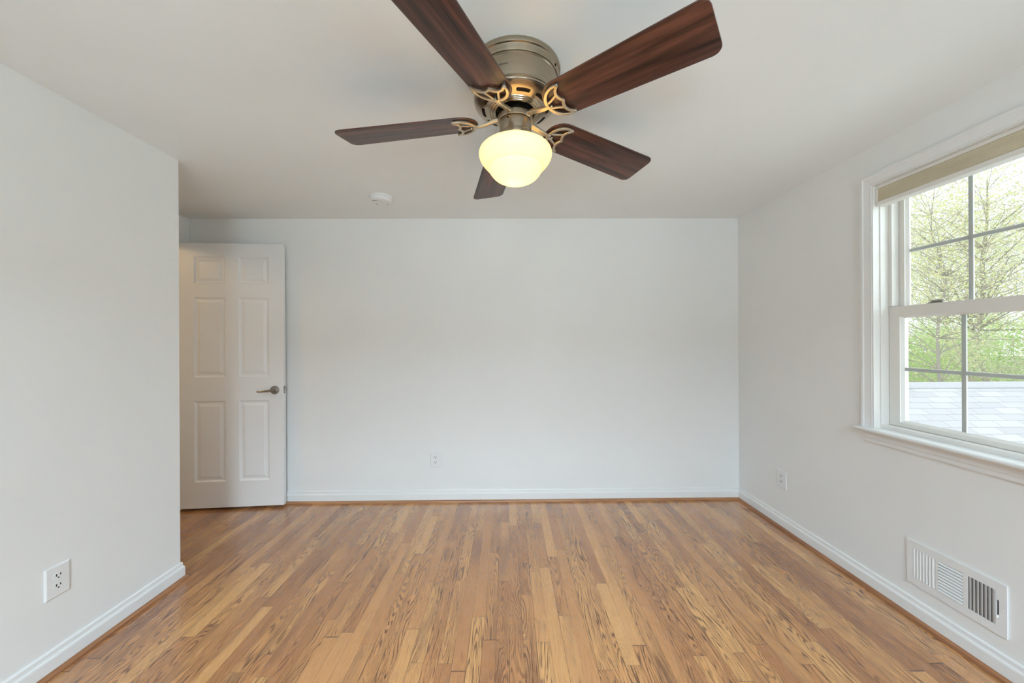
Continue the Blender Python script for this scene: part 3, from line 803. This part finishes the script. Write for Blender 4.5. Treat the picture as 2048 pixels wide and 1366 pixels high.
def leaf_mat(name, cols):
    k = N(name); gi = k.node('ShaderNodeNewGeometry')
    r = gi.outputs['Random Per Island']
    col = k.ramp(r, [(i/(len(cols)-1), c) for i, c in enumerate(cols)])
    k.set(color=col, rough=.7, spec=.2)
    tl = k.node('ShaderNodeBsdfTranslucent'); k.put(tl.inputs['Color'], col)
    mx = k.node('ShaderNodeMixShader'); mx.inputs[0].default_value = .45
    k.t.links.new(k.b.outputs[0], mx.inputs[1]); k.t.links.new(tl.outputs[0], mx.inputs[2])
    k.t.links.new(mx.outputs[0], k.t.nodes['Material Output'].inputs['Surface'])
    return k.m
M_LF = {'gold': leaf_mat('golden_new_leaves', [(.80, .78, .36), (.86, .74, .52), (.74, .80, .34), (.86, .80, .70), (.66, .76, .30)]),
        'green': leaf_mat('bright_green_leaves', [(.50, .70, .26), (.62, .80, .36), (.70, .80, .44), (.52, .64, .30)]),
        'pale': leaf_mat('pale_green_leaves', [(.72, .80, .52), (.80, .82, .62), (.64, .74, .42), (.84, .80, .68)])}
M_BARK = plain('grey_bark', (.40, .36, .31), .9)
M_TWIG = plain('pale_twig', (.58, .52, .43), .9)
def plant(name, label, cat, x, y, height, spread, crown_lo, nleaf, size, leaf, seed, trunk_r=.12, stems=1, group=None, twigs=40, bark=None):
    rnd = random.Random(seed)
    root = thing(name, label, cat, (x, y, GZ), group)
    tb = bmesh.new(); tips = []
    for s in range(stems):
        a = rnd.random()*2*PI; lean = .04 if stems == 1 else .28
        ax, ay = math.cos(a)*lean*height, math.sin(a)*lean*height
        P = [(math.cos(a)*.1*(stems > 1), math.sin(a)*.1*(stems > 1), -.05)]
        for q in range(1, 7):
            f = q/6; P.append((ax*f+rnd.uniform(-.05, .05)*height*.3, ay*f+rnd.uniform(-.05, .05)*height*.3, height*.94*f))
        P = bez(P, 3); n = len(P)
        tube(tb, P, [trunk_r*(1-.9*i/(n-1)) for i in range(n)], 8)
        for q in range(twigs//stems):
            f = rnd.uniform(crown_lo, .97); p0 = P[min(n-1, int(f*(n-1)))]
            b = rnd.random()*2*PI; ln = spread*rnd.uniform(.45, 1.0)*(1.15-.75*abs(f-.5))
            up = rnd.uniform(.05, 1.0)*ln
            p3 = p0+Vector((math.cos(b)*ln, math.sin(b)*ln, up)); bend = Vector((rnd.uniform(-.2, .2), rnd.uniform(-.2, .2), rnd.uniform(-.1, .25)))*ln
            B = bez([p0, p0.lerp(p3, .35)+bend*.6, p0.lerp(p3, .7)+bend, p3], 3); nb = len(B)
            r0 = trunk_r*(1-.9*f)*.30+.005; tube(tb, B, [max(.004, r0*(1-.85*i/(nb-1))) for i in range(nb)], 5)
            tips.append(B)
            for _ in range(6):
                i0 = rnd.randrange(nb//3, nb); p1 = B[i0]; v = Vector((rnd.uniform(-1, 1), rnd.uniform(-1, 1), rnd.uniform(-.4, .8)))*ln*.35
                C = bez([p1, p1+v*.5+Vector((0, 0, rnd.uniform(-.1, .1)*ln)), p1+v], 3); tube(tb, C, [.005*(1-.6*i/(len(C)-1)) for i in range(len(C))], 3); tips.append(C)
    obj('trunk', tb, bark or M_BARK, root)
    lb = bmesh.new()
    for _ in range(nleaf):
        B = rnd.choice(tips); p = B[rnd.randrange(len(B)//3, len(B))]+Vector((rnd.gauss(0, .20), rnd.gauss(0, .20), rnd.gauss(0, .20)))*max(.6, spread*.5)
        u = Vector((rnd.gauss(0, 1), rnd.gauss(0, 1), rnd.gauss(0, .7))).normalized(); w = u.orthogonal().normalized(); w = (w*math.cos(rnd.random()*6)+u.cross(w)*math.sin(rnd.random()*6)).normalized()
        s = size*rnd.uniform(.6, 1.25); c = u.cross(w)*s*.12
        lb.faces.new([lb.verts.new(p+u*s*.5), lb.verts.new(p+w*s*.27+c), lb.verts.new(p-u*s*.5), lb.verts.new(p-w*s*.27+c)])
    me = bpy.data.meshes.new('foliage'); lb.to_mesh(me); lb.free(); me.materials.append(M_LF[leaf]); link(bpy.data.objects.new('foliage', me), root)
    return root
G = 'trees and shrubs outside the window'
T = [('broadleaf_tree', 'gold and green leafed tree seen through the left upper panes', 'tree', 13.9, 11.6, 9.6, 2.5, .30, 10000, .075, 'gold', 1, .065, 1, 90),
     ('broadleaf_tree', 'thick-trunked tree with bare upper branches behind the upper right panes', 'tree', 21.5, 16.6, 12.0, 3.2, .38, 9000, .095, 'gold', 2, .18, 1, 80),
     ('broadleaf_tree', 'pale green tree far behind the others in the window view', 'tree', 31.5, 25.8, 12.0, 4.6, .25, 9000, .14, 'pale', 3, .16, 1, 80),
     ('broadleaf_tree', 'tall pale tree farthest away in the window view', 'tree', 41, 31.8, 16, 5.8, .25, 8000, .17, 'pale', 4, .18, 1, 80)]
S = [('leafy_shrub', 'bright green shrub behind the roof ridge, left of the muntin', 'shrub', 18.5, 16.3, 4.2, 1.6, .10, 9000, .09, 'green', 6, .04, 5, 60),
     ('leafy_shrub', 'tangled shrub with pale bare twigs behind the roof ridge', 'shrub', 17.5, 12.8, 4.3, 1.5, .12, 3000, .085, 'pale', 7, .05, 6, 90),
     ('leafy_shrub', 'wide green shrub at the right behind the roof ridge', 'shrub', 25.6, 19.6, 4.9, 2.0, .10, 8000, .11, 'green', 8, .05, 6, 60)]
for (n_, lab, cat, x, y, hgt, spr, clo, nl, sz, lf, sd_, tr, st_, tw) in T+S:
    plant(n_, lab, cat, x, y, hgt, spr, clo, nl, sz, lf, sd_, tr, st_, G, tw, M_TWIG if cat == 'shrub' else None)

# hedge line far beyond the yard
rnd = random.Random(99)
hd = thing('hedge', 'long pale green hedge line far off beyond the yard', 'hedge', (64, 50, GZ))
lb = bmesh.new(); tb = bmesh.new()
for i in range(9000):
    f = rnd.uniform(-1, 1); h = rnd.random()**.8*(5.4+1.6*math.sin(f*7)+.9*math.sin(f*19+1))
    p = Vector((f*13+rnd.gauss(0, .8), -f*9+rnd.gauss(0, .8), h))
    u = Vector((rnd.gauss(0, 1), rnd.gauss(0, 1), rnd.gauss(0, .7))).normalized(); w = u.orthogonal().normalized(); w = (w*math.cos(i)+u.cross(w)*math.sin(i)).normalized()
    q = .42*rnd.uniform(.6, 1.2)
    lb.faces.new([lb.verts.new(p+u*q*.5), lb.verts.new(p+w*q*.3), lb.verts.new(p-u*q*.5), lb.verts.new(p-w*q*.3)])
for i in range(40):
    f = -1+2*(i+.5)/40; x, y = f*13+rnd.gauss(0, .4), -f*9+rnd.gauss(0, .4)
    tube(tb, [(x, y, -.05), (x+rnd.gauss(0, .2), y, 2.2), (x+rnd.gauss(0, .5), y+rnd.gauss(0, .4), 4.6)], [.08, .06, .02], 5)
me = bpy.data.meshes.new('foliage'); lb.to_mesh(me); lb.free(); me.materials.append(M_LF['green']); link(bpy.data.objects.new('foliage', me), hd)
obj('stem', tb, M_TWIG, hd)
